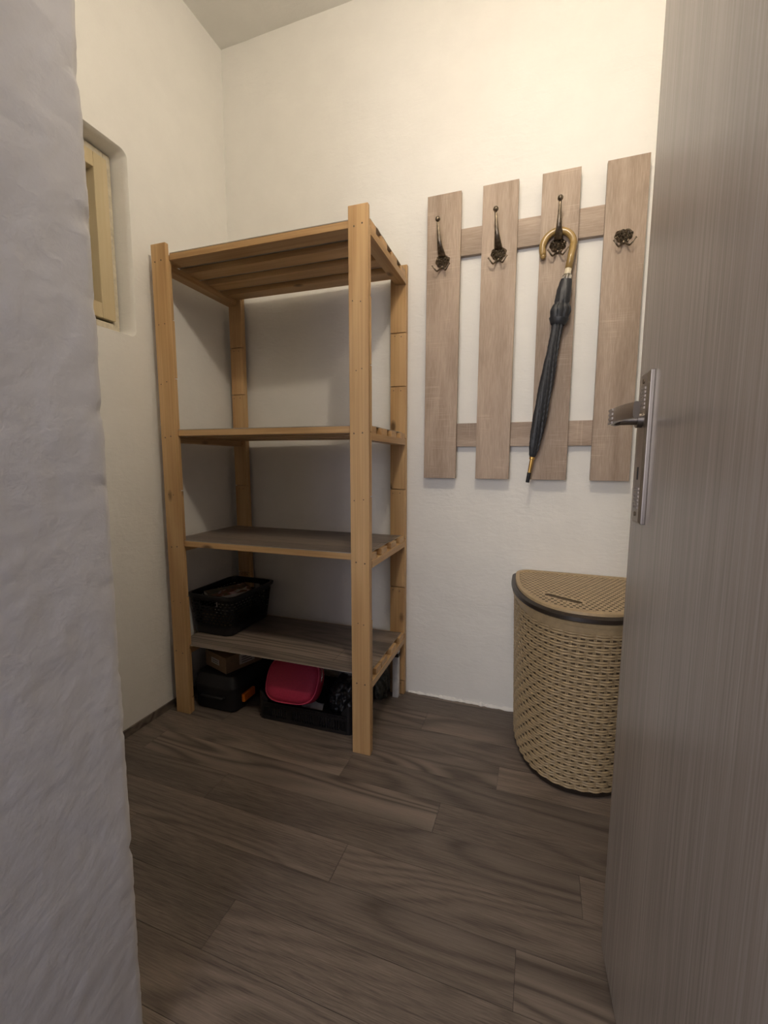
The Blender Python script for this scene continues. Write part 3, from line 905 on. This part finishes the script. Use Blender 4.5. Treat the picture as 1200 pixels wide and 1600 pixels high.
for i in range(0, 110):
    for j in range(0, 114):
        x, y = 1.22 + cs * (i + 0.5), -0.45 + cs * (j + 0.5)
        if not inside(x, y, inner): continue
        if in_slot(x, y, 0.0125): continue
        # woven perforation: short slots in staggered rows
        if j % 4 in (0, 1) and ((i + (2 if (j // 4) % 2 else 0)) % 4) in (0, 1) and not in_slot(x, y, 0.020): continue
        bm.faces.new((gv(i, j), gv(i + 1, j), gv(i + 1, j + 1), gv(i, j + 1)))
ret = bmesh.ops.extrude_face_region(bm, geom=list(bm.faces))
for q in ret['geom']:
    if isinstance(q, bmesh.types.BMVert): q.co.z -= 0.0006
link_mesh('lid_weave', bm, M['tan'], lid)
# recessed floor of the grip slot
bm = bmesh.new(); d = (SL1 - SL0).normalized(); nn = Vector((-d.y, d.x))
for s_ in (1,):
    lp = []
    for k in range(24):
        a = 2 * math.pi * k / 24
        base = SL1 if math.cos(a) > 0 else SL0
        lp.append(base + d * (0.0145 * math.cos(a)) + nn * (0.0145 * math.sin(a)))
    loft(bm, [[Vector((q.x, q.y, 0.5562)) for q in lp], [Vector((q.x, q.y, 0.5578)) for q in lp]])
link_mesh('grip_slot', bm, M['liner'], lid)

# ================================================================== THINGS ON THE BOTTOM SHELF
ZB = 0.2688
# perforated black basket
bk = thing('storage_basket', (0.085, -0.18, ZB), 'black perforated plastic basket standing on the bottom shelf', 'basket')
BT = 0.432
def bl(z, inset=0.0):
    t = (z - ZB) / (BT - ZB)
    return rrect(-0.002 - 0.014 * t + inset, 0.180 + 0.022 * t - inset, -0.318 - 0.010 * t + inset, -0.052 + 0.008 * t - inset, 0.030, z, 6)
bm = bmesh.new()
loft(bm, [bl(ZB, 0.004), bl(ZB + 0.003, 0.0), bl(ZB + 0.03, 0)], True, False)
loft(bm, [bl(ZB + 0.004, 0.003), bl(ZB + 0.0045, 0.003)], True, True)
link_mesh('basket_base', bm, M['black'], bk, smooth=math.radians(40))
# perforated wall: strips of cells with holes, hand-hold cut out of front and back
bmw = bmesh.new()
z_lo, z_hi = ZB + 0.03, BT - 0.012
ncol, nrow = 190, 30
def tabz(z, ins):
    lp = bl(z, ins); cum = [0.0]
    for i in range(len(lp)): cum.append(cum[-1] + (lp[(i + 1) % len(lp)] - lp[i]).length)
    return lp, cum
grid = []
for r_ in range(nrow + 1):
    tb = tabz(z_lo + (z_hi - z_lo) * r_ / nrow, 0.0)
    grid.append([bmw.verts.new(at_arc(tb, c_ / ncol)[0]) for c_ in range(ncol)])
for r_ in range(nrow):
    for c_ in range(ncol):
        p_ = grid[r_][c_].co
        hole_ = (r_ % 3 == 1) and ((c_ + (r_ // 3) * 2) % 4 in (0, 1)) and 3 < r_ < nrow - 3
        grip = abs(p_.x - 0.088) < 0.040 and nrow - 9 < r_ < nrow - 3 and (p_.y > -0.10 or p_.y < -0.28)
        if abs(p_.x - 0.088) < 0.046 and r_ > nrow - 11 and (p_.y > -0.10 or p_.y < -0.28): hole_ = False
        if hole_ or grip: continue
        bmw.faces.new((grid[r_][c_], grid[r_][(c_ + 1) % ncol], grid[r_ + 1][(c_ + 1) % ncol], grid[r_ + 1][c_]))
ret = bmesh.ops.solidify(bmw, geom=list(bmw.faces), thickness=0.0022)
link_mesh('basket_wall', bmw, M['black'], bk)
bm = bmesh.new()
loft(bm, [bl(BT - 0.014, -0.001), bl(BT - 0.013, -0.006), bl(BT - 0.002, -0.007), bl(BT, -0.004), bl(BT, 0.003), bl(BT - 0.014, 0.003)], False, False)
link_mesh('basket_rim', bm, M['black'], bk, smooth=math.radians(35))

# magazine lying in the basket, sloping
mg = thing('magazine', (0.085, -0.20, 0.40), 'colour-printed magazine lying tilted in the black basket', 'magazine')
def pl_frame(o_, ux, uy):
    o_, ux, uy = Vector(o_), Vector(ux).normalized(), Vector(uy).normalized()
    uz = ux.cross(uy).normalized()
    return lambda co: o_ + ux * co.x + uy * co.y + uz * co.z
fx = pl_frame((0.026, -0.280, 0.430), (0.49, 0.87, 0.02), (0.87, -0.49, -0.02))
def curl(co):
    return fx(Vector((co.x, co.y, co.z + 0.008 * (co.y / 0.08) ** 2)))
for zi, (za, zb_, mat) in enumerate(((0.0006, 0.012, M['paper']), (0.0, 0.0005, M['print']))):
    bm = bmesh.new()
    for q in range(6): box(bm, 0.0, 0.172, 0.0145 * q, 0.0145 * (q + 1), za, zb_)
    bmesh.ops.remove_doubles(bm, verts=bm.verts, dist=1e-6)
    link_mesh('cover' if zi else 'pages', bm, mat, mg, xf=curl)
# papers under it, seen through the holes of the basket
ps = thing('paper_stack', (0.085, -0.21, ZB + 0.005), 'stack of papers and brown card inside the black basket under the magazine', 'paper')
z_ = ZB + 0.0055
for q in range(5):
    h_ = 0.026; ox = random.uniform(-0.006, 0.006)
    link_mesh('paper_bundle', bx((0.034 if q < 3 else 0.098) + ox, 0.150 + ox, -0.300, -0.135 + ox, z_, z_ + h_ - 0.0006), M['card' if q < 3 else 'paper'], ps, bevel=0.001)
    z_ += h_

# ================================================================== THINGS ON THE FLOOR UNDER THE SHELF
# tool case
tc_ = thing('tool_case', (0.14, -0.28, 0), 'black plastic tool case with orange latch under the bottom shelf', 'case')
CX0, CX1, CY0, CY1, CH = 0.052, 0.246, -0.388, -0.10, 0.142
def cl(z, g): return rrect(CX0 - g, CX1 + g, CY0 - g, CY1 + g, 0.028, z, 5)
bm = bmesh.new(); loft(bm, [cl(0.0, -0.010), cl(0.006, -0.004), cl(0.082, 0.0), cl(0.086, 0.0)])
link_mesh('case_body', bm, M['black_matt'], tc_, smooth=math.radians(30))
bm = bmesh.new(); loft(bm, [cl(0.0865, 0.002), cl(0.098, 0.003), cl(0.104, 0.001), cl(CH - 0.014, -0.004), cl(CH - 0.003, -0.012), cl(CH, -0.022)])
link_mesh('case_lid', bm, M['black_matt'], tc_, smooth=math.radians(30))
bm = bx(CX1 - 0.001, CX1 + 0.012, -0.345, -0.275, 0.030, 0.062)
link_mesh('latch', bm, M['orange'], tc_, bevel=0.004)['label'] = 'orange plastic latch'
bm = bmesh.new()
sweep(bm, [(0.10, CY0 + 0.002, 0.060), (0.10, CY0 - 0.010, 0.060), (0.20, CY0 - 0.010, 0.060), (0.20, CY0 + 0.002, 0.060)], 0.005, 10)
link_mesh('case_handle', bm, M['black_matt'], tc_, smooth=True)

# cardboard box on the case
cb = thing('cardboard_box', (0.14, -0.27, CH), 'small brown cardboard box with white labels on the tool case', 'box')
cxf = pl_frame((0.194, -0.366, CH + 0.0005), (-0.93, 0.36, 0), (0.36, 0.93, 0))
# local x runs left along the front face, y runs back
def cxf2(co):
    o_ = Vector((0.194, -0.366, CH + 0.0005)); a = Vector((-0.95, 0.31, 0)).normalized(); b = Vector((0.31, 0.95, 0)).normalized()
    return o_ + a * co.x + b * co.y + Vector((0, 0, co.z))
link_mesh('carton', bx(0, 0.14, 0, 0.165, 0, 0.064), M['card'], cb, xf=cxf2, bevel=0.0012)
link_mesh('carton_label', bx(0.045, 0.098, -0.0008, 0.0002, 0.022, 0.044), M['label'], cb, xf=cxf2)['label'] = 'white paper label on the front'
for k in range(2):
    link_mesh('label_print', bx(0.052, 0.091, -0.0011, -0.0006, 0.027 + 0.008 * k, 0.030 + 0.008 * k), M['label_ink'], cb, xf=cxf2)
link_mesh('carton_label', bx(-0.0008, 0.0002, 0.060, 0.130, 0.016, 0.056), M['label'], cb, xf=cxf2)['label'] = 'white paper label on the side'
for k in range(3):
    link_mesh('label_print', bx(-0.0012, -0.0006, 0.070, 0.118, 0.022 + 0.010 * k, 0.0255 + 0.010 * k), M['label_ink'], cb, xf=cxf2)

# fruit crate
ck = thing('plastic_crate', (0.525, -0.25, 0), 'low black plastic crate with slotted sides on the floor', 'crate')
KX0, KX1, KY0, KY1, KH = 0.338, 0.716, -0.368, -0.125, 0.070
KA = 0.035
def kxf(co):
    o_ = Vector((KX0, KY0, 0)); d_ = co - o_
    return o_ + Vector((d_.x * math.cos(KA) - d_.y * math.sin(KA), d_.x * math.sin(KA) + d_.y * math.cos(KA), d_.z))
bm = bmesh.new(); box(bm, KX0 + 0.004, KX1 - 0.004, KY0 + 0.004, KY1 - 0.004, 0.006, 0.010)
link_mesh('crate_floor', bm, M['black'], ck, xf=kxf)
def side(name, along_x, fixed, th):
    bm = bmesh.new()
    a0, a1 = (KX0 + 0.022, KX1 - 0.022) if along_x else (KY0 + 0.022, KY1 - 0.022)
    def b_(u0, u1, z0_, z1_, g=0.0):
        if along_x: box(bm, u0, u1, fixed - g, fixed + th + g, z0_, z1_)
        else: box(bm, fixed - g, fixed + th + g, u0, u1, z0_, z1_)
    b_(a0, a1, 0.0, 0.013, 0.0012); b_(a0, a1, 0.051, KH, 0.0012); b_(a0, a1, KH - 0.004, KH, 0.004)
    b_(a0, a1, 0.050, 0.053, 0.003)
    n = int((a1 - a0) / 0.0098)
    for i in range(n + 1):
        u = a0 + (a1 - a0) * i / n
        wd = 0.0030
        if i in (n // 3, 2 * n // 3): wd = 0.009
        if i == 0 or i == n: wd = 0.008
        b_(max(a0, u - wd), min(a1, u + wd), 0.012, 0.052)
    for i in range(n):                     # small openings of the upper band read as raised studs
        u = a0 + (a1 - a0) * (i + 0.5) / n
        b_(u - 0.003, u + 0.003, 0.057, 0.062, 0.0028)
    link_mesh(name, bm, M['black'], ck, xf=kxf)
side('crate_side', True, KY0, 0.004); side('crate_side', True, KY1 - 0.004, 0.004)
side('crate_side', False, KX0, 0.004); side('crate_side', False, KX1 - 0.004, 0.004)
for cx_, sx_ in ((KX0, 1), (KX1, -1)):
    for cy_, sy_ in ((KY0, 1), (KY1, -1)):
        bm = bmesh.new()
        out_, in_ = [], []
        for k in range(7):
            a = math.radians(90 * k / 6); R_ = 0.020
            out_.append((cx_ + sx_ * (R_ - R_ * math.cos(a)), cy_ + sy_ * (R_ - R_ * math.sin(a))))
        out_ = [(cx_, cy_ + sy_ * 0.042)] + out_ + [(cx_ + sx_ * 0.042, cy_)]
        hts = [0.078] + [0.104] * 7 + [0.078]
        loops = []
        lo2 = [bm.verts.new((x, y, 0.0)) for x, y in out_]; hi2 = [bm.verts.new((x, y, h)) for (x, y), h in zip(out_, hts)]
        for i in range(8): bm.faces.new((lo2[i], lo2[i + 1], hi2[i + 1], hi2[i]))
        bmesh.ops.recalc_face_normals(bm, faces=list(bm.faces))
        bmesh.ops.solidify(bm, geom=list(bm.faces), thickness=0.0035)
        link_mesh('crate_corner', bm, M['black'], ck, xf=kxf, smooth=math.radians(40))

# pink pouch standing in the crate
pp = thing('pink_pouch', (0.455, -0.29, 0.012), 'rounded pink fabric pouch standing in the black crate', 'pouch')
def pouch_outline(g, n=40):
    pts_ = []
    for k in range(n):
        a = 2 * math.pi * k / n
        ca, sa = math.cos(a), math.sin(a)
        pwr = 0.55 if sa < 0 else 0.8
        hw = 0.104 - g
        pts_.append(((hw) * math.copysign(abs(ca) ** pwr, ca) * (1.0 - 0.06 * max(0, -sa)), (0.085 - g) * math.copysign(abs(sa) ** pwr, sa)))
    return pts_
ppo = Vector((0.470, -0.318, 0.150)); ta = math.radians(30)
pu, pvv = Vector((0.99, 0.05, 0.03)).normalized(), Vector((-0.03, math.sin(ta), math.cos(ta))).normalized()
pw_ = pu.cross(pvv).normalized()       # points towards +y? fixed below
if pw_.y < 0: pw_ = -pw_
bm = bmesh.new()
loops = []
for d_, g in ((-0.040, 0.034), (-0.037, 0.014), (-0.029, 0.003), (0.0, 0.0), (0.029, 0.003), (0.037, 0.014), (0.040, 0.034)):
    loops.append([ppo + pu * a + pvv * b + pw_ * d_ for a, b in pouch_outline(g)])
loft(bm, loops)
link_mesh('pouch_body', bm, M['pink'], pp, smooth=True)
bm = bmesh.new()
ol = pouch_outline(0.001)
ring = [ppo + pu * a + pvv * b + pw_ * -0.026 for a, b in ol]
sweep(bm, ring + [ring[0]], 0.0024, 8, cap=False)
link_mesh('piping', bm, M['pink_pipe'], pp, smooth=True)
ring = [ppo + pu * a * 1.005 + pvv * b * 1.005 + pw_ * 0.0 for a, b in ol][0:22]
bm = bmesh.new(); sweep(bm, ring, 0.0028, 8)
link_mesh('zipper', bm, M['chrome'], pp, smooth=True)

# crumpled black bag and paper in the crate
def lump(name, c, s, seed, mat, label, cat, amp=0.25, fr=3.0):
    bm = bmesh.new()
    bmesh.ops.create_icosphere(bm, subdivisions=5, radius=1.0)
    lowest = 9
    for q in bm.verts:
        d_ = q.co.normalized()
        n1 = noise.noise(d_ * fr + Vector((seed, 0, 0))); n2 = 1 - abs(noise.noise(d_ * fr * 2.3 + Vector((0, seed, 0)))) * 2
        r = 1 + amp * n1 + amp * 0.4 * n2
        z = d_.z * r
        z = max(z, -0.80)
        q.co = Vector((d_.x * r * s[0], d_.y * r * s[1], z * s[2])); lowest = min(lowest, q.co.z)
    for q in bm.verts: q.co += Vector((c[0], c[1], c[2] - lowest))
    o_ = link_mesh(name, bm, mat, origin=(c[0], c[1], c[2]), smooth=True)
    return tag(o_, label, cat)
lump('black_bag', (0.640, -0.235, 0.0105), (0.056, 0.072, 0.072), 3.3, M['black'], 'crumpled black bag filling the crate beside the pink pouch', 'bag')
bm = bmesh.new()
pv = []
for i in range(11):
    row = []
    for j in range(6):
        x = 0.505 + 0.085 * i / 10; y = -0.352 + 0.030 * j / 5
        row.append(bm.verts.new((x, y + 0.004 * noise.noise(Vector((i, j, 1)) * 0.6), 0.047 + 0.030 * j / 5 + 0.010 * noise.noise(Vector((i, j, 5)) * 0.5))))
    pv.append(row)
for i in range(10):
    for j in range(5): bm.faces.new((pv[i][j], pv[i + 1][j], pv[i + 1][j + 1], pv[i][j + 1]))
bmesh.ops.solidify(bm, geom=list(bm.faces), thickness=0.001)
tag(link_mesh('crumpled_paper', bm, M['paper'], origin=(0.55, -0.34, 0.03), smooth=True), 'crumpled white paper at the front of the crate', 'paper')
bm = bx(0.375, 0.640, -0.3530, -0.3505, 0.0105, 0.060)  # added pale sheet, so the crate slots read as light strips
tag(link_mesh('pale_slot_sheet', bm, M['paper'], origin=(0.375, -0.352, 0.0105), xf=kxf), 'pale sheet added behind the slots of the crate', 'paper')
lump('dark_sack', (0.715, -0.078, 0.0), (0.036, 0.030, 0.075), 8.1, M['bagdark'], 'dark grey-green sack on the floor behind the crate', 'sack', 0.22, 3.5)

# white lath with tape
wl_ = thing('white_lath', (0.776, -0.048, 0), 'short white square lath with black tape beside the rear post', 'lath')
link_mesh('lath', bx(0.7645, 0.788, -0.0605, -0.0375, 0.0, 0.2185), M['white_lath'], wl_, bevel=0.001)
link_mesh('tape_band', bx(0.7633, 0.7892, -0.0617, -0.0363, 0.172, 0.187), M['tape'], wl_, bevel=0.0006)['label'] = 'black tape wrapped round the lath'
